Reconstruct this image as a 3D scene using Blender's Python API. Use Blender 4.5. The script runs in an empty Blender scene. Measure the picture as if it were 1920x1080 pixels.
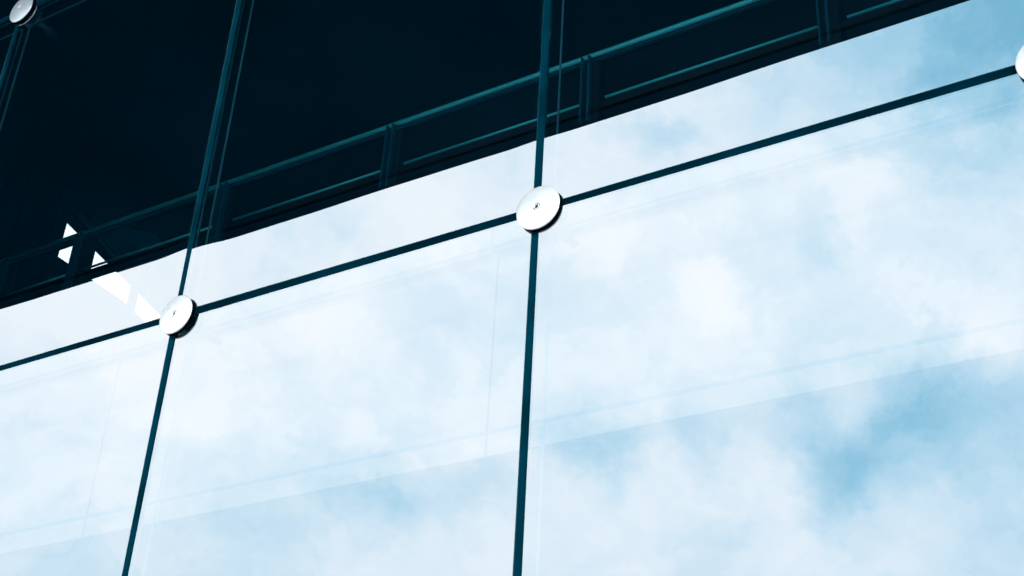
import bpy, bmesh, math, random
from mathutils import Vector, Matrix, noise

random.seed(4)
sc = bpy.context.scene
COL = sc.collection

# ---------------------------------------------------------------- helpers
def linkobj(o, parent=None):
    COL.objects.link(o)
    if parent: o.parent = parent
    return o

def mesh_obj(name, bm, mats, parent=None, smooth=False):
    me = bpy.data.meshes.new(name)
    bm.normal_update()
    bm.to_mesh(me); bm.free()
    for m in (mats if isinstance(mats, (list, tuple)) else [mats]): me.materials.append(m)
    if smooth:
        for p in me.polygons: p.use_smooth = True
    return linkobj(bpy.data.objects.new(name, me), parent)

def tag(o, label=None, cat=None, group=None, kind=None):
    if label: o['label'] = label
    if cat: o['category'] = cat
    if group: o['group'] = group
    if kind: o['kind'] = kind
    return o

def empty(name, loc=(0, 0, 0)):
    o = bpy.data.objects.new(name, None)
    o.location = loc; o.empty_display_size = .05
    return linkobj(o)

def box(bm, x0, x1, y0, y1, z0, z1, mi=0, bev=0):
    r = bmesh.ops.create_cube(bm, size=1)
    vs = r['verts']
    bmesh.ops.scale(bm, vec=(x1-x0, y1-y0, z1-z0), verts=vs)
    bmesh.ops.translate(bm, vec=((x0+x1)/2, (y0+y1)/2, (z0+z1)/2), verts=vs)
    fs = {f for v in vs for f in v.link_faces}
    for f in fs: f.material_index = mi
    if bev:
        es = list({e for v in vs for e in v.link_edges})
        bmesh.ops.bevel(bm, geom=es, offset=bev, segments=2, affect='EDGES', profile=.6)

def bar(bm, a, b, w, h=None, up=(0, 0, 1)):
    """a rectangular bar from a to b"""
    h = h or w
    a, b = Vector(a), Vector(b)
    d = (b-a).normalized(); s = d.cross(Vector(up)).normalized(); u = s.cross(d)
    q = []
    for p in (a, b):
        q.append([bm.verts.new(p + s*i*w/2 + u*j*h/2) for i, j in ((-1, -1), (1, -1), (1, 1), (-1, 1))])
    for k in range(4):
        bm.faces.new((q[0][k], q[0][(k+1) % 4], q[1][(k+1) % 4], q[1][k]))
    bm.faces.new(q[0][::-1]); bm.faces.new(q[1])

def tube(bm, a, b, r, seg=20):
    a, b = Vector(a), Vector(b)
    d = (b-a).normalized()
    s = d.orthogonal().normalized(); u = d.cross(s)
    q = [[bm.verts.new(p + (s*math.cos(t)+u*math.sin(t))*r) for t in [2*math.pi*k/seg for k in range(seg)]] for p in (a, b)]
    for k in range(seg):
        bm.faces.new((q[0][k], q[0][(k+1) % seg], q[1][(k+1) % seg], q[1][k]))
    bm.faces.new(q[0][::-1]); bm.faces.new(q[1])

def lathe(bm, prof, seg=96):
    """revolve (radius, y) pairs about the local Y axis"""
    rings = []
    for r, y in prof:
        if r < 1e-6: rings.append([bm.verts.new((0, y, 0))]); continue
        rings.append([bm.verts.new((r*math.cos(2*math.pi*k/seg), y, r*math.sin(2*math.pi*k/seg))) for k in range(seg)])
    for A, B in zip(rings, rings[1:]):
        for k in range(seg):
            k2 = (k+1) % seg
            if len(A) == 1: bm.faces.new((A[0], B[k2], B[k]))
            elif len(B) == 1: bm.faces.new((A[k], A[k2], B[0]))
            else: bm.faces.new((A[k], A[k2], B[k2], B[k]))
    bmesh.ops.recalc_face_normals(bm, faces=bm.faces)

# ---------------------------------------------------------------- materials
def newmat(name):
    m = bpy.data.materials.new(name); m.use_nodes = True
    nt = m.node_tree; nt.nodes.clear()
    out = nt.nodes.new('ShaderNodeOutputMaterial')
    return m, nt, out

def N(nt, typ, **kw):
    n = nt.nodes.new(typ)
    for k, v in kw.items():
        if k.startswith('i_'): n.inputs[k[2:].replace('_', ' ')].default_value = v
        else: setattr(n, k, v)
    return n

def surf(name, col, rough=.5, metal=0., var=.25, scale=6., bump=0., bscale=40., spec=.5, stretch=(1, 1, 1)):
    """principled with noise variation in colour, roughness and relief"""
    m, nt, out = newmat(name)
    L = nt.links.new
    p = N(nt, 'ShaderNodeBsdfPrincipled')
    p.inputs['Metallic'].default_value = metal
    p.inputs['Specular IOR Level'].default_value = spec
    tc = N(nt, 'ShaderNodeTexCoord')
    mp = N(nt, 'ShaderNodeMapping'); mp.inputs['Scale'].default_value = stretch
    L(tc.outputs['Object'], mp.inputs['Vector'])
    nz = N(nt, 'ShaderNodeTexNoise'); nz.inputs['Scale'].default_value = scale; nz.inputs['Detail'].default_value = 6
    L(mp.outputs[0], nz.inputs['Vector'])
    mr = N(nt, 'ShaderNodeMapRange'); mr.inputs['From Min'].default_value = .3; mr.inputs['From Max'].default_value = .7
    mr.inputs['To Min'].default_value = 1-var; mr.inputs['To Max'].default_value = 1+var
    L(nz.outputs[0], mr.inputs['Value'])
    vm = N(nt, 'ShaderNodeVectorMath', operation='SCALE'); vm.inputs[0].default_value = col
    L(mr.outputs[0], vm.inputs['Scale']); L(vm.outputs[0], p.inputs['Base Color'])
    mr2 = N(nt, 'ShaderNodeMapRange'); mr2.inputs['To Min'].default_value = max(.02, rough*.8); mr2.inputs['To Max'].default_value = min(1, rough*1.2)
    L(nz.outputs[0], mr2.inputs['Value']); L(mr2.outputs[0], p.inputs['Roughness'])
    if bump:
        n2 = N(nt, 'ShaderNodeTexNoise'); n2.inputs['Scale'].default_value = bscale; n2.inputs['Detail'].default_value = 4
        L(mp.outputs[0], n2.inputs['Vector'])
        b = N(nt, 'ShaderNodeBump'); b.inputs['Strength'].default_value = bump; b.inputs['Distance'].default_value = .002
        L(n2.outputs[0], b.inputs['Height']); L(b.outputs[0], p.inputs['Normal'])
    L(p.outputs[0], out.inputs[0])
    return m

def glass_mat():
    """coated facade glass: mirror share + tinted see-through share, faint roller-wave relief, dust"""
    m, nt, out = newmat('coated_facade_glass')
    L = nt.links.new
    tc = N(nt, 'ShaderNodeTexCoord')
    g = N(nt, 'ShaderNodeBsdfGlossy'); g.inputs['Roughness'].default_value = .0
    g.inputs['Color'].default_value = (.97, .99, 1, 1)
    t = N(nt, 'ShaderNodeBsdfTransparent'); t.inputs['Color'].default_value = (.85, .97, 1.0, 1)
    mx = N(nt, 'ShaderNodeMixShader'); mx.inputs[0].default_value = GLASS_R
    L(t.outputs[0], mx.inputs[1]); L(g.outputs[0], mx.inputs[2])
    # dust specks and faint run marks
    vo = N(nt, 'ShaderNodeTexVoronoi'); vo.inputs['Scale'].default_value = 16.
    L(tc.outputs['Object'], vo.inputs['Vector'])
    lt = N(nt, 'ShaderNodeMath', operation='LESS_THAN'); lt.inputs[1].default_value = .022
    L(vo.outputs['Distance'], lt.inputs[0])
    n3 = N(nt, 'ShaderNodeTexNoise'); n3.inputs['Scale'].default_value = 5.
    L(tc.outputs['Object'], n3.inputs['Vector'])
    gt = N(nt, 'ShaderNodeMath', operation='GREATER_THAN'); gt.inputs[1].default_value = .56
    L(n3.outputs[0], gt.inputs[0])
    m1 = N(nt, 'ShaderNodeMath', operation='MULTIPLY'); L(lt.outputs[0], m1.inputs[0]); L(gt.outputs[0], m1.inputs[1])
    mp2 = N(nt, 'ShaderNodeMapping'); mp2.inputs['Scale'].default_value = (30, 1, .8)
    L(tc.outputs['Object'], mp2.inputs['Vector'])
    n4 = N(nt, 'ShaderNodeTexNoise'); n4.inputs['Scale'].default_value = 1.; n4.inputs['Detail'].default_value = 5
    L(mp2.outputs[0], n4.inputs['Vector'])
    m4 = N(nt, 'ShaderNodeMapRange'); m4.inputs['From Min'].default_value = .5; m4.inputs['From Max'].default_value = .8
    m4.inputs['To Max'].default_value = .003
    L(n4.outputs[0], m4.inputs['Value'])
    m2 = N(nt, 'ShaderNodeMath', operation='MULTIPLY_ADD'); m2.inputs[1].default_value = .35
    L(m1.outputs[0], m2.inputs[0]); L(m4.outputs[0], m2.inputs[2])
    sp = N(nt, 'ShaderNodeSeparateXYZ'); L(tc.outputs['Object'], sp.inputs[0])
    ed = []
    for ax, half in (('X', .7375), ('Z', 1.019)):
        ab = N(nt, 'ShaderNodeMath', operation='ABSOLUTE'); L(sp.outputs[ax], ab.inputs[0])
        mr = N(nt, 'ShaderNodeMapRange'); L(ab.outputs[0], mr.inputs['Value'])
        mr.inputs['From Min'].default_value = half-.022; mr.inputs['From Max'].default_value = half
        ed.append(mr)
    mxx = N(nt, 'ShaderNodeMath', operation='MAXIMUM'); L(ed[0].outputs[0], mxx.inputs[0]); L(ed[1].outputs[0], mxx.inputs[1])
    pw = N(nt, 'ShaderNodeMath', operation='POWER'); L(mxx.outputs[0], pw.inputs[0]); pw.inputs[1].default_value = 2.2
    n6 = N(nt, 'ShaderNodeTexNoise'); n6.inputs['Scale'].default_value = 28.; n6.inputs['Detail'].default_value = 5
    L(tc.outputs['Object'], n6.inputs['Vector'])
    m6 = N(nt, 'ShaderNodeMapRange'); m6.inputs['From Min'].default_value = .42; m6.inputs['From Max'].default_value = .68; m6.inputs['To Max'].default_value = .07
    L(n6.outputs[0], m6.inputs['Value'])
    gr = N(nt, 'ShaderNodeMath', operation='MULTIPLY_ADD'); L(pw.outputs[0], gr.inputs[0]); L(m6.outputs[0], gr.inputs[1]); L(m2.outputs[0], gr.inputs[2])
    m2 = gr
    df = N(nt, 'ShaderNodeBsdfDiffuse'); df.inputs['Color'].default_value = (.04, .30, .42, 1)
    mx2 = N(nt, 'ShaderNodeMixShader')
    L(m2.outputs[0], mx2.inputs[0]); L(mx.outputs[0], mx2.inputs[1]); L(df.outputs[0], mx2.inputs[2])
    L(mx2.outputs[0], out.inputs[0])
    return m

# ---------------------------------------------------------------- scale of the place (metres)
W, H = 1.5, 2.063          # glass module
Z0 = 3.9587                # height of the joint row that crosses the picture
GAP = .0125                # half width of a joint
CANOPY_Z, CANOPY_D = 8.615, 5.0
RAIL_Y = 3.0
BLIND_Y = .25
GLASS_R = .42
GLASS_WAVE = .0007
SKY_GAIN = 1.0
COLS = range(-3, 2)        # bays, left edge at col*W
ROWS = range(-1, 2)        # bays, bottom edge at Z0+row*H

M = {}
M['glass'] = glass_mat()
M['edge'] = surf('green_glass_edge', (.0004, .016, .026), .4, var=.3, spec=.1)
M['arris'] = surf('polished_glass_arris', (.002, .045, .07), .4, var=.3, scale=14, spec=.1)
M['seal'] = surf('silicone_sealant', (.0001, .026, .043), .7, var=.5, scale=3.5, bump=.5, bscale=60, spec=0)
M['seal_dim'] = surf('silicone_sealant_dim', (.0001, .0135, .024), .7, var=.6, scale=2.2, bump=.5, bscale=60, spec=0)  # darker copy of the sealant; dimmer light on the row put into its colour
M['steel'] = surf('satin_stainless_steel', (.95, .975, .98), .33, metal=.52, var=.05, scale=30, bump=.04, bscale=120)
M['gasket'] = surf('black_rubber_gasket', (.0004, .003, .006), .8, var=.3, spec=0)
M['socket'] = surf('dark_socket', (.004, .012, .016), .6, spec=.2)
M['rod'] = surf('brushed_rod', (.03, .11, .15), .4, metal=.6, var=.2)
M['spacer'] = surf('aluminium_spacer', (.03, .16, .21), .35, metal=.3, var=.35, scale=4)
M['rail'] = surf('painted_rail', (.08, .95, 1.0), .42, metal=.22, var=.35, scale=.8, spec=.6)
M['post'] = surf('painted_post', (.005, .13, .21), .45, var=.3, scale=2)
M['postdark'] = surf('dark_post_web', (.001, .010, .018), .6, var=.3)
M['infill'] = surf('dark_infill_panel', (.0008, .006, .011), .5, var=.2, spec=.2)
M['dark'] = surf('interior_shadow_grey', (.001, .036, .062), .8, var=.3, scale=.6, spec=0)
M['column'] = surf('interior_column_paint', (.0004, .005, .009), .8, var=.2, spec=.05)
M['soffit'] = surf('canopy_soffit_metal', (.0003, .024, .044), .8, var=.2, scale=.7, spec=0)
M['blind'] = surf('white_blind_fabric', (.20, .100, .055), .8, var=.03, scale=2, bump=.2, bscale=300)
M['headrail'] = surf('blind_head_rail', (.15, .085, .05), .5, var=.1)
M['hem'] = surf('blind_hem_bar', (.03, .045, .05), .6, var=.05)
M['panel'] = surf('lit_ceiling_blue', (.0004, .32, .50), .7, var=.4, scale=1.5, spec=0)  # bright base colour stands for light falling on a bit of ceiling
M['reveal'] = surf('window_reveal', (.02, .20, .30), .6, var=.2)
M['brace'] = surf('brace_steel', (.01, .11, .18), .45, var=.3)
M['clad'] = surf('grey_stone_cladding', (.26, .27, .28), .7, var=.2, scale=2, bump=.4)
M['paving'] = surf('paving', (.36, .37, .38), .8, var=.25, scale=.8, bump=.4, bscale=20)

# ---------------------------------------------------------------- the glass panes
PANE = {
 (0, 0): 'tall glass pane right of the centre joint, dark canopy crossing its upper part',
 (-1, 0): 'glass pane above the long joint between the left and centre discs',
 (-2, 0): 'glass pane left of the left disc with the white diagonal window behind it',
 (-3, 0): 'narrow dark sliver of glass at the left edge below the corner disc',
 (0, -1): 'large sky-filled glass pane at lower right with a blue cloud gap',
 (-1, -1): 'pale glass pane at bottom centre between the two lower vertical joints',
 (-2, -1): 'pale glass pane in the bottom left corner below the long joint',
 (-2, 1): 'dark glass pane at the very top left, right of the corner disc',
 (-3, 1): 'dark glass corner piece at top left, left of the corner disc',
}
TILT = {(-2, 0): (.0022, .0), (-1, 0): (-.0010, .0012), (0, 0): (-.0006, -.0004), (0, -1): (.0022, .0030), (-1, -1): (-.0020, -.0020), (-2, -1): (.0015, .002)}

def pane_parts(w, h, seed):
    t, b = .012, .0022
    bm = bmesh.new()
    x, z = w/2-GAP, h/2-GAP
    fr = [bm.verts.new((sx*(x-b), 0, sz*(z-b))) for sx, sz in ((-1, -1), (1, -1), (1, 1), (-1, 1))]
    sd = [bm.verts.new((sx*x, b, sz*z)) for sx, sz in ((-1, -1), (1, -1), (1, 1), (-1, 1))]
    bk = [bm.verts.new((sx*x, t, sz*z)) for sx, sz in ((-1, -1), (1, -1), (1, 1), (-1, 1))]
    # outer face as a fine grid that carries the faint waviness of toughened glass
    nx, nz = 30, 40
    g = []
    for a in range(nx+1):
        col = []
        for c in range(nz+1):
            X = -(x-b)+2*(x-b)*a/nx; Z = -(z-b)+2*(z-b)*c/nz
            edge = min(1, (x-b-abs(X))/.12, (z-b-abs(Z))/.12)
            y = noise.noise(Vector((X*1.1+seed*7.3, Z*.9, seed)))*GLASS_WAVE*edge + noise.noise(Vector((X*3+seed*3.3, Z*2.2, seed+5)))*GLASS_WAVE*.12*edge
            col.append(bm.verts.new((X, y, Z)))
        g.append(col)
    for a in range(nx):
        for c in range(nz):
            f = bm.faces.new((g[a][c], g[a+1][c], g[a+1][c+1], g[a][c+1])); f.smooth = True
    for k in range(4):
        k2 = (k+1) % 4
        bm.faces.new((fr[k2], fr[k], sd[k], sd[k2])).material_index = 1
        bm.faces.new((sd[k2], sd[k], bk[k], bk[k2])).material_index = 2
    g = mesh_obj('glass_sheet', bm, [M['glass'], M['arris'], M['edge']])
    bm = bmesh.new()
    y0, y1, s = .040, .048, .003
    L, R, T, B = -w/2+.034, w/2-.018, h/2-.070, -h/2+.018
    box(bm, L, L+s, y0, y1, B, T)
    box(bm, R-s, R, y0, y1, B, T)
    box(bm, L+s, R-s, y0, y1, T-s, T)
    box(bm, L+s, R-s, y0, y1, B, B+s)
    sp = mesh_obj('spacer_bar', bm, M['spacer'])
    return g, sp

sp0 = None
for j in ROWS:
    for i in COLS:
        t = empty('glazing_unit', ((i+.5)*W, 0, Z0+(j+.5)*H))
        a, c = pane_parts(W, H, i*2.7+j*11.1+40)
        a.parent = t; c.parent = t
        rx, rz = TILT.get((i, j), (random.uniform(-.0006, .0006), random.uniform(-.0006, .0006)))
        t.rotation_euler = (rx, 0, rz)
        tag(t, PANE.get((i, j), 'glass pane of the same wall just outside the picture'), 'glass panel', 'glass panels of the facade')

# ---------------------------------------------------------------- silicone joints
def seal_strip(p0, p1, half, horiz, seedv):
    """a recessed sealant strip with slightly uneven tooled edges"""
    bm = bmesh.new()
    n = 160
    rows = []
    for k in range(n+1):
        s = p0+(p1-p0)*k/n
        e1 = noise.noise(Vector((s*9, seedv, 0)))*.0006 + noise.noise(Vector((s*45, seedv, 3)))*.0006
        e2 = noise.noise(Vector((s*9, seedv, 7)))*.0006 + noise.noise(Vector((s*45, seedv, 9)))*.0006
        row = []
        for u, y in ((-half-.0006+e1, .0008), (-half*.5, .0034), (0, .0042), (half*.5, .0034), (half+.0006+e2, .0008)):
            row.append(bm.verts.new((s, y, u) if horiz else (u, y, s)))
        rows.append(row)
    for A, B in zip(rows, rows[1:]):
        for q in range(4):
            bm.faces.new((A[q], B[q], B[q+1], A[q+1]))
    # backing rod that closes the gap behind the strip
    if horiz: box(bm, p0, p1, .0062, .0105, -half, half, 1)
    else: box(bm, -half, half, .0062, .0105, p0, p1, 1)
    return bm

VJ = {-1: 'dark vertical joint running down through the left disc',
      0: 'dark vertical joint running down through the centre disc',
      -2: 'teal vertical joint under the small disc in the top left corner'}
for i in range(-2, 2):
    o = mesh_obj('vertical_joint', seal_strip(-H, 2*H, GAP, False, i*3.1), [M['seal'], M['gasket']], smooth=True)
    o.location = (i*W, 0, Z0)
    tag(o, VJ.get(i, 'vertical joint of the glass wall just beyond the right edge'), 'joint', 'vertical silicone joints')
HJ = {(-2, 0): 'dark sloping joint from the left edge up to the left disc',
      (-1, 0): 'dark sloping joint between the left disc and the centre disc',
      (0, 0): 'dark sloping joint from the centre disc up to the disc cut by the right edge',
      (-3, 1): 'short teal joint left of the corner disc at top left',
      (-2, 1): 'short teal joint right of the corner disc at top left'}
for j in (0, 1):
    for i in COLS:
        o = mesh_obj('horizontal_joint', seal_strip(GAP+.0006, W-GAP-.0006, GAP, True, i*1.7+j*9.), [M['seal_dim' if j == 0 else 'seal'], M['gasket']], smooth=True)
        o.location = (i*W, 0, Z0+j*H)
        tag(o, HJ.get((i, j), 'horizontal joint of the glass wall outside the picture'), 'joint', 'horizontal silicone joints')

# ---------------------------------------------------------------- point fittings
def make_fitting():
    t = empty('glazing_disc')
    R = .077
    bm = bmesh.new()
    prof = [(R-.001, -.0145), (R, -.0168), (R-.0006, -.0186), (R-.0022, -.0198)]
    for k in range(1, 15):
        r = (R-.0022)*(1-k/15)+.0125*(k/15)
        q = r/(R-.0022)
        prof.append((r, -.0198-.0086*(1-q*q)))
    prof += [(.0122, -.0283), (.0118, -.0273), (.0118, -.0190)]
    lathe(bm, prof)
    mesh_obj('cap', bm, M['steel'], t, True)
    bm = bmesh.new()
    lathe(bm, [(.0088, -.0190), (.0088, -.0255), (.0082, -.0267), (.0072, -.0269), (.0064, -.0255), (.0064, -.0195)], 48)
    lathe_ring = mesh_obj('screw', bm, M['steel'], t, True)
    bm = bmesh.new()
    lathe(bm, [(.0064, -.0225), (0, -.0215)], 6)
    mesh_obj('hex_socket', bm, M['socket'], lathe_ring)
    bm = bmesh.new()
    lathe(bm, [(.0117, -.0195), (0, -.0195)], 48)
    mesh_obj('groove_shade', bm, M['gasket'], t)  # black disc, the shade in the groove round the screw put into its colour
    bm = bmesh.new()
    lathe(bm, [(R-.004, -.0010), (R-.0012, -.0010), (R-.0012, -.0035), (R-.0012, -.0128), (R-.0026, -.0148), (R-.006, -.0148)], 96)
    mesh_obj('gasket', bm, M['gasket'], t, True)
    bm = bmesh.new()
    lathe(bm, [(0, .052), (.050, .052), (.0535, .055), (.0535, .068), (.050, .071), (.018, .071), (.016, .078), (0, .078)], 64)
    mesh_obj('inner_washer', bm, M['rod'], t, True)
    bm = bmesh.new()
    tube(bm, (0, .078, 0), (0, .215, 0), .0135, 24)
    rod = mesh_obj('rod', bm, M['rod'], t, True)
    bm = bmesh.new()
    lathe(bm, [(0, .150), (.020, .150), (.021, .153), (.021, .170), (.020, .173), (0, .173)], 6)
    mesh_obj('lock_nut', bm, M['rod'], rod)
    return t

FIT = {(0, 0): 'bright steel disc at the centre where the vertical and sloping joints cross',
       (-1, 0): 'steel disc left of centre, just below the white diagonal window',
       (1, 0): 'steel disc cut off by the right edge of the picture',
       (-2, 1): 'small half teal half white steel disc in the top left corner'}
proto = make_fitting()
kids = [(c, list(c.children)) for c in proto.children]
for n, (i, j) in enumerate([(0, 0), (-1, 0), (1, 0), (-2, 1), (-2, 0), (-1, 1), (0, 1), (1, 1)]):
    if n == 0: t = proto
    else:
        t = proto.copy(); COL.objects.link(t)
        for c, gs in kids:
            d = c.copy(); COL.objects.link(d); d.parent = t
            for g in gs:
                e = g.copy(); COL.objects.link(e); e.parent = d
    t.location = (i*W+.0145, .0008, Z0+j*H-.0040)
    t.rotation_euler = (0, random.uniform(0, 6), 0)
    tag(t, FIT.get((i, j), 'steel disc of the same glass wall outside the picture'), 'fitting', 'steel discs clamping the glass corners')

# ---------------------------------------------------------------- roller blinds just behind the lower glass
ZB, ZH, ZT = 3.295, 3.375, 4.150
seams = [-3.795, -2.046, -.297, 1.452, 3.2]
BL = ['white blind behind the bottom left glass, left of its faint seam',
      'white blind behind the glass between the left joint and the centre joint',
      'white blind behind the big right hand pane, right of the centre joint',
      'white blind of the same row outside the picture']
for k in range(4):
    t = empty('roller_blind', ((seams[k]+seams[k+1])/2, BLIND_Y, ZB))
    hw = (seams[k+1]-seams[k])/2-.004
    bm = bmesh.new(); box(bm, -hw, hw, -.001, .001, ZH-ZB+.006, ZT-ZB)
    box(bm, -hw, hw, -.001, .001, 0, ZH-ZB-.006)
    mesh_obj('fabric', bm, M['blind'], t)
    bm = bmesh.new(); box(bm, -hw, hw, -.003, .0, ZH-ZB-.006, ZH-ZB+.006)
    mesh_obj('hem_bar', bm, M['hem'], t)
    bm = bmesh.new(); box(bm, -hw, hw, -.050, -.004, ZT-ZB-.125, ZT-ZB-.038, bev=.012)
    mesh_obj('head_rail', bm, M['headrail'], t)
    tag(t, BL[k], 'blind', 'white blinds lowered behind the glass')
# back lining of seams: thin dark tape behind each gap belongs to the wall structure, not the blinds

# ---------------------------------------------------------------- steel gallery railing behind the glass
t = empty('gallery_railing', (-3, RAIL_Y, 6.84))
tag(t, 'teal steel railing running behind the dark upper glass, with posts and two rails', 'railing')
def lz(z): return z-6.84
bm = bmesh.new()
tube(bm, (-9.5+3, 0, lz(7.382)), (4+3, 0, lz(7.384)), .019, 32)
mesh_obj('top_rail', bm, M['rail'], t, True)
bm = bmesh.new()
box(bm, -9.5+3, 4+3, -.020, .02, lz(7.322), lz(7.334))
mesh_obj('upper_trim', bm, M['post'], t)
bm = bmesh.new(); box(bm, -9.5+3, 4+3, .0, .03, lz(7.318), lz(7.380)); mesh_obj('rail_web', bm, M['postdark'], t)
PX = [-9.25, -7.71, -7.02, -6.15, -4.625, -3.10, -1.565, -.010, 1.54, 3.08]
for x in PX:
    bm = bmesh.new()
    wide = .155 if abs(x+6.15) < .01 else .11
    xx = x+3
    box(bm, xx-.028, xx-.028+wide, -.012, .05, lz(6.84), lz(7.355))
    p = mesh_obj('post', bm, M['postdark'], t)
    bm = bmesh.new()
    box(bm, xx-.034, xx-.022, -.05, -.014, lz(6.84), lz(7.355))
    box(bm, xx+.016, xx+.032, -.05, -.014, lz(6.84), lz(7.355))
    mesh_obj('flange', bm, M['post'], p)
for a, b in zip(PX, PX[1:]):
    if b-a < .8: a2, b2 = a+.06, b-.05
    else: a2, b2 = a+.13, b-.045
    a2 = a2 if abs(a+6.15) > .01 else a+.14
    bm = bmesh.new()
    tube(bm, (a2+3, -.012, lz(7.007)), (b2+3, -.012, lz(7.007)), .0095, 16)
    mesh_obj('lower_rail', bm, M['rail'], t, True)
    if abs(a+6.15) > .01 and abs(b+6.15) > .01:
        bm = bmesh.new(); box(bm, a+.1+3, b-.04+3, .025, .035, lz(6.84), lz(7.355))
        mesh_obj('infill', bm, M['infill'], t)
bm = bmesh.new(); box(bm, -9.5+3, 4+3, -.0, .06, lz(6.945), lz(6.998))
mesh_obj('bottom_rail', bm, M['postdark'], t)

# ---------------------------------------------------------------- slanting window in the side wall of the room
XW = -8.476
poly = [(4.500, 8.640), (4.507, 9.050), (5.955, 8.690), (5.760, 8.520), (5.4, 8.600)]
def side_wall():
    bm = bmesh.new()
    V = lambda y, z: bm.verts.new((XW, y, z))
    (a, b_, c, d, e) = poly
    for q in ([(.28, 0), (a[0], 0), a, b_, (b_[0], 10.25), (.28, 10.25)],
              [b_, c, (c[0], 10.25), (b_[0], 10.25)],
              [(a[0], 0), (e[0], 0), e, a], [(e[0], 0), (d[0], 0), d, e], [(d[0], 0), (c[0], 0), c, d],
              [(c[0], 0), (9.05, 0), (9.05, 10.25), (c[0], 10.25)]):
        bm.faces.new([V(*p) for p in q])
    return bm
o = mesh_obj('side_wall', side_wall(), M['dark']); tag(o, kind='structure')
t = empty('slanting_window', (XW, 5.1, 8.75))
tag(t, 'bright white slanting window glimpsed through the dark glass left of the left joint', 'window')
bm = bmesh.new()
rv = [(y-5.1, z-8.75) for y, z in poly]
A = [bm.verts.new((0.0, y, z)) for y, z in rv]; B = [bm.verts.new((-.012, y, z)) for y, z in rv]
for k in range(len(rv)):
    bm.faces.new((A[k], A[(k+1) % 5], B[(k+1) % 5], B[k]))
mesh_obj('reveal', bm, M['reveal'], t)
bm = bmesh.new(); bar(bm, (.012, .41, -.28), (.012, .41, .12), .11, .03, up=(1, 0, 0))
mesh_obj('mullion', bm, M['postdark'], t)
bm = bmesh.new(); bar(bm, (.046, -.52, .44), (.046, .62, .065), .055, .03, up=(1, 0, 0))
mesh_obj('sloping_head', bm, M['brace'], t)

# ---------------------------------------------------------------- the room behind the glass
def struct(name, bm, m): return tag(mesh_obj(name, bm, m), kind='structure')
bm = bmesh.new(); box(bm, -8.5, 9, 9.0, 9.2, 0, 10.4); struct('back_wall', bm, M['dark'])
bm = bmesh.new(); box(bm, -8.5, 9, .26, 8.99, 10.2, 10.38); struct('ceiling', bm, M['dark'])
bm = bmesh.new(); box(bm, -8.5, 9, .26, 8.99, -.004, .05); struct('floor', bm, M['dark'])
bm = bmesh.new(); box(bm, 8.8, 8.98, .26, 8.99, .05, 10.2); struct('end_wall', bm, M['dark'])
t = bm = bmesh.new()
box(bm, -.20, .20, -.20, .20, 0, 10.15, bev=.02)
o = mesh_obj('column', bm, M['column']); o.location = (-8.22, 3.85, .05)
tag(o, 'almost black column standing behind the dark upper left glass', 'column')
# added patch for a lit bit of ceiling; the light is in its colour
bm = bmesh.new()
pv = [(4.86, 9.24), (5.58, 9.495), (6.2, 9.2), (5.30, 8.955), (4.98, 9.06)]
q = [bm.verts.new((-8.40, y, z)) for y, z in pv]
q2 = [bm.verts.new((-8.43, y, z)) for y, z in pv]
for k in range(5): bm.faces.new((q2[k], q2[(k+1) % 5], q[(k+1) % 5], q[k]))
bm.faces.new(q)
o = mesh_obj('lit_ceiling_patch', bm, M['panel']); tag(o, 'faint blue slanting patch standing in for lit ceiling beside the white window', 'panel')

# ---------------------------------------------------------------- building shell around the glass, canopy, ground
t = empty('glass_building', (0, 0, 0))
tag(t, 'grey clad shell of the building that frames the glass wall', 'building')
bm = bmesh.new(); box(bm, -14, 9, .0, .3, .02, Z0-H-GAP); mesh_obj('plinth_wall', bm, M['clad'], t)
bm = bmesh.new(); box(bm, -14, 9, .0, .3, Z0+2*H+GAP, 10.4); mesh_obj('upper_wall', bm, M['clad'], t)
bm = bmesh.new(); box(bm, -14, -3*W-GAP, .0, .3, Z0-H-GAP, Z0+2*H+GAP); mesh_obj('side_cladding', bm, M['dark'], t)
bm = bmesh.new(); box(bm, 2*W+GAP, 9, .0, .3, Z0-H-GAP, Z0+2*H+GAP); mesh_obj('side_cladding', bm, M['dark'], t)

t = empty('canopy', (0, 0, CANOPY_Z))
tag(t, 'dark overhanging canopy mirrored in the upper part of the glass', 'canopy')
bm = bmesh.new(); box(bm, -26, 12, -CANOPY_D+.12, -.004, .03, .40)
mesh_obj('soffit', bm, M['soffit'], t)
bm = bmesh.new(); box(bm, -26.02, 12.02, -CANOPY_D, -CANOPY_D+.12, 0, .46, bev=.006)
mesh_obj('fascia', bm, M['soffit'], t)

bm = bmesh.new()
bmesh.ops.create_grid(bm, x_segments=4, y_segments=4, size=400)
struct('ground', bm, M['paving'])

# ---------------------------------------------------------------- sky: Nishita behind procedural cloud
SUN_DIR = Vector((.50, -.78, .44)).normalized()
sun_el = math.asin(SUN_DIR.z); sun_az = math.atan2(SUN_DIR.x, SUN_DIR.y)
w = bpy.data.worlds.new('World'); sc.world = w; w.use_nodes = True
nt = w.node_tree; nt.nodes.clear(); L = nt.links.new
out = nt.nodes.new('ShaderNodeOutputWorld'); bg = nt.nodes.new('ShaderNodeBackground'); L(bg.outputs[0], out.inputs[0])
sky = N(nt, 'ShaderNodeTexSky', sky_type='NISHITA'); sky.sun_disc = False
sky.sun_elevation = sun_el; sky.sun_rotation = sun_az; sky.air_density = 1.0; sky.dust_density = 1.2
tc = N(nt, 'ShaderNodeTexCoord')
D = tc.outputs['Generated']
wn = N(nt, 'ShaderNodeTexNoise'); wn.inputs['Scale'].default_value = 9.; wn.inputs['Detail'].default_value = 6; wn.inputs['Roughness'].default_value = .68
L(D, wn.inputs['Vector'])
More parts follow.
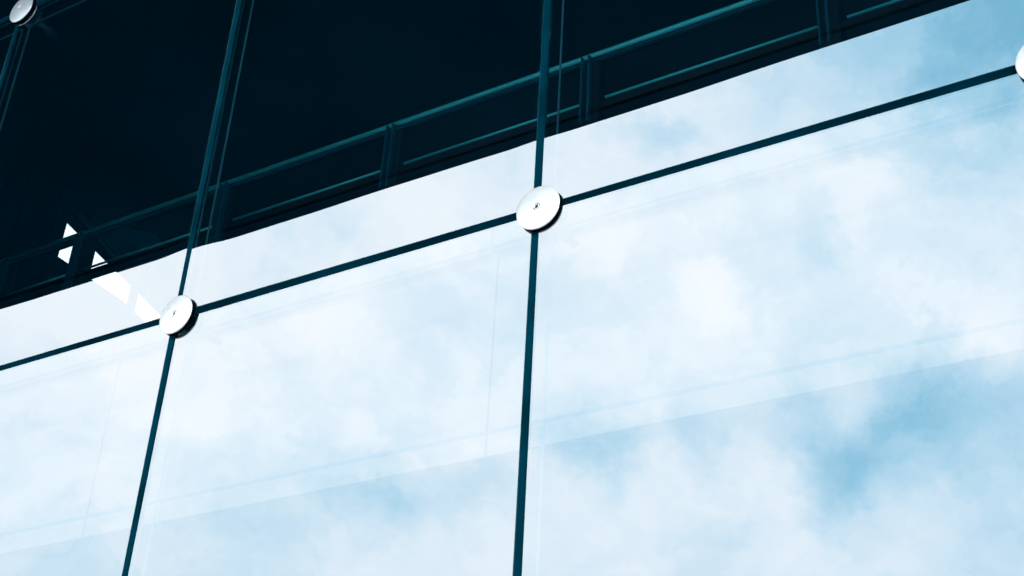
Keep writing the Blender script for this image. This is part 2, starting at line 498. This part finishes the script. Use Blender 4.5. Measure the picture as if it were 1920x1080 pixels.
sub = N(nt, 'ShaderNodeVectorMath', operation='SUBTRACT'); L(wn.outputs['Color'], sub.inputs[0]); sub.inputs[1].default_value = (.5, .5, .5)
wsc = N(nt, 'ShaderNodeVectorMath', operation='SCALE'); L(sub.outputs[0], wsc.inputs[0]); wsc.inputs['Scale'].default_value = .11
DW = N(nt, 'ShaderNodeVectorMath', operation='ADD'); L(D, DW.inputs[0]); L(wsc.outputs[0], DW.inputs[1])
def cloudnoise(scale, detail, rough, stretch, seed, edge=0):
    mp = N(nt, 'ShaderNodeMapping'); mp.inputs['Scale'].default_value = stretch; mp.inputs['Rotation'].default_value = (.3, .2, .5)
    mp.inputs['Location'].default_value = (seed, seed*.7, 0)
    L(DW.outputs[0], mp.inputs['Vector'])
    n = N(nt, 'ShaderNodeTexNoise'); n.inputs['Scale'].default_value = scale; n.inputs['Detail'].default_value = detail
    n.inputs['Roughness'].default_value = rough; n.inputs['Distortion'].default_value = .0
    L(mp.outputs[0], n.inputs['Vector'])
    src = n.outputs[0]
    if edge:
        e = N(nt, 'ShaderNodeMapRange', interpolation_type='SMOOTHSTEP'); L(src, e.inputs['Value'])
        e.inputs['From Min'].default_value = .5-edge; e.inputs['From Max'].default_value = .5+edge; src = e.outputs[0]
    s = N(nt, 'ShaderNodeMath', operation='SUBTRACT'); L(src, s.inputs[0]); s.inputs[1].default_value = .5
    return s.outputs[0]
def madd(a, k, b):
    n = N(nt, 'ShaderNodeMath', operation='MULTIPLY_ADD'); L(a, n.inputs[0]); n.inputs[1].default_value = k
    if isinstance(b, (int, float)): n.inputs[2].default_value = b
    else: L(b, n.inputs[2])
    return n.outputs[0]
acc = madd(cloudnoise(3.2, 3, .5, (1, 1, 1.5), 2.3), .22, .80)
acc = madd(cloudnoise(6.5, 10, .55, (1, 1, 1.7), 5.1, .15), .12, acc)
acc = madd(cloudnoise(15., 9, .60, (1, 1, 1.5), 9.4, .12), .10, acc)
acc = madd(cloudnoise(34., 8, .6, (1, 1, 1.4), 3.7), .22, acc)
BLOBS = [
    ((-0.1123, -0.7607, 0.6394), 0.1264, -0.85),
    ((-0.2572, -0.7380, 0.6239), 0.0651, -0.30),
    ((-0.2610, -0.8820, 0.3923), 0.0651, -0.46),
    ((-0.2992, -0.8713, 0.3890), 0.0421, -0.28),
    ((-0.1793, -0.8944, 0.4097), 0.0536, -0.42),
    ((-0.2099, -0.8599, 0.4653), 0.0536, 0.35),
    ((-0.1990, -0.7816, 0.5912), 0.0421, 0.20),
    ((-0.2247, -0.8659, 0.4468), 0.0421, -0.35),
    ((-0.3174, -0.8441, 0.4321), 0.0306, -0.25),
    ((-0.1499, -0.8372, 0.5260), 0.0881, -0.15),
    ((-0.3716, -0.8282, 0.4196), 0.0345, -0.35),
    ((-0.4439, -0.8045, 0.3948), 0.0345, -0.30),
    ((-0.5271, -0.7601, 0.3800), 0.0306, -0.20),
    ((-0.5672, -0.7410, 0.3594), 0.0421, -0.20),
    ((-0.7559, -0.5875, 0.2889), 0.0843, -0.20),
    ((-0.6667, -0.6685, 0.3296), 0.0613, -0.20),
    ((-0.3522, -0.7220, 0.5955), 0.0268, -0.30),
    ((-0.5651, -0.6325, 0.5297), 0.0306, -0.15),
    ((-0.2700, -0.8066, 0.5258), 0.0191, -0.20),
    ((-0.1972, -0.9237, 0.3283), 0.0613, -0.35),
    ((-0.4160, -0.7056, 0.5736), 0.0421, 0.30),
    ((-0.5071, -0.6668, 0.5461), 0.0460, 0.30),
    ((-0.5816, -0.6655, 0.4677), 0.0498, 0.30),
    ((-0.3485, -0.7907, 0.5033), 0.0306, 0.35),
    ((-0.4090, -0.7339, 0.5424), 0.0421, 0.30),
    ((-0.3873, -0.8343, 0.3923), 0.0498, 0.25),
    ((-0.3430, -0.8456, 0.4090), 0.0345, 0.20),
    ((-0.2777, -0.8614, 0.4253), 0.0268, 0.35),
    ((-0.2238, -0.9057, 0.3599), 0.0421, 0.20),
    ((-0.3314, -0.8703, 0.3643), 0.0421, 0.20),
    ((-0.4351, -0.8295, 0.3502), 0.0574, 0.25),
    ((-0.3009, -0.8668, 0.3976), 0.1609, -0.12),
    ((-0.4485, -0.7879, 0.4220), 0.0536, -0.15),
    ((-0.2334, -0.8527, 0.4674), 0.0766, -0.12),
    ((-0.6004, -0.7076, 0.3727), 0.0536, -0.15),
    ((-0.2418, -0.9033, 0.3543), 0.0345, 0.12),
    ((-0.5915, -0.6958, 0.4073), 0.0230, 0.30),
    ((-0.6707, -0.5742, 0.4696), 0.0766, 0.20),
    ((-0.7310, -0.5208, 0.4408), 0.0766, 0.20),
    ((-0.6596, -0.5748, 0.4843), 0.0919, 0.15),
    ((-0.5489, -0.6497, 0.5259), 0.0689, 0.12),
    ((-0.4832, -0.6700, 0.5636), 0.0498, 0.20),
    ((-0.6959, 0.5285, 0.4863), 0.1532, 0.60),
]
for d, r, wt in BLOBS:
    ds = N(nt, 'ShaderNodeVectorMath', operation='DISTANCE'); L(DW.outputs[0], ds.inputs[0]); ds.inputs[1].default_value = d
    mr = N(nt, 'ShaderNodeMapRange', interpolation_type='SMOOTHSTEP'); L(ds.outputs['Value'], mr.inputs['Value'])
    mr.inputs['From Min'].default_value = r*1.25; mr.inputs['From Max'].default_value = r*.15
    acc = madd(mr.outputs[0], wt*(.8 if wt < 0 else .5), acc)
ramp = N(nt, 'ShaderNodeValToRGB'); L(acc, ramp.inputs[0])
cr = ramp.color_ramp; cr.interpolation = 'B_SPLINE'
SK = 1/GLASS_R
stops = [(.0, (.15, .44, .64)), (.25, (.30, .59, .78)), (.50, (.49, .72, .88)), (.72, (.68, .82, .93)), (.88, (.79, .88, .955)), (1., (.865, .92, .975))]
while len(cr.elements) < len(stops): cr.elements.new(.5)
for e, (p, c) in zip(cr.elements, stops): e.position = p; e.color = (*c, 1)
vs = N(nt, 'ShaderNodeVectorMath', operation='SCALE'); L(ramp.outputs[0], vs.inputs[0]); vs.inputs['Scale'].default_value = SK*SKY_GAIN
# clear sky shows through where the cloud thins
nsc = N(nt, 'ShaderNodeVectorMath', operation='SCALE'); L(sky.outputs[0], nsc.inputs[0]); nsc.inputs['Scale'].default_value = .08
thin = N(nt, 'ShaderNodeMapRange'); L(acc, thin.inputs['Value'])
thin.inputs['From Min'].default_value = .9; thin.inputs['From Max'].default_value = .0; thin.inputs['To Max'].default_value = .05
mx = N(nt, 'ShaderNodeMix', data_type='RGBA'); L(thin.outputs[0], mx.inputs[0]); L(vs.outputs[0], mx.inputs[6]); L(nsc.outputs[0], mx.inputs[7])
# lower hemisphere: hazy blue-grey towards and below the horizon
sx = N(nt, 'ShaderNodeSeparateXYZ'); L(D, sx.inputs[0])
hz = N(nt, 'ShaderNodeMapRange'); L(sx.outputs['Z'], hz.inputs['Value']); hz.inputs['From Min'].default_value = .10; hz.inputs['From Max'].default_value = -.02
mh = N(nt, 'ShaderNodeMix', data_type='RGBA'); L(hz.outputs[0], mh.inputs[0]); L(mx.outputs[2], mh.inputs[6]); mh.inputs[7].default_value = (1.1, 1.35, 1.5, 1)
L(mh.outputs[2], bg.inputs[0]); bg.inputs[1].default_value = 1.0

# ---------------------------------------------------------------- sun
sd = bpy.data.lights.new('sun', 'SUN'); sd.energy = 2.4; sd.angle = math.radians(4.0); sd.color = (1, .97, .92)
so = bpy.data.objects.new('sun', sd); COL.objects.link(so)
so.rotation_euler = SUN_DIR.to_track_quat('Z', 'Y').to_euler(); so.location = SUN_DIR*30

# ---------------------------------------------------------------- camera
cd = bpy.data.cameras.new('camera'); cd.sensor_width = 36; cd.lens = 48.954; cd.clip_start = .05; cd.clip_end = 3000
co = bpy.data.objects.new('camera', cd); COL.objects.link(co)
co.matrix_world = Matrix(((.8503633, .2262278, .4750820, 1.9079843), (.5235756, -.4537648, -.7210868, -3.0058241),
                          (.0525295, .8619494, -.5042661, 1.6), (0, 0, 0, 1)))
sc.camera = co

sc.view_settings.view_transform = 'Standard'; sc.view_settings.look = 'None'
sc.view_settings.exposure = 0; sc.view_settings.gamma = 1
sc.cycles.max_bounces = 12; sc.cycles.transparent_max_bounces = 16; sc.cycles.glossy_bounces = 6
sc.cycles.use_denoising = True
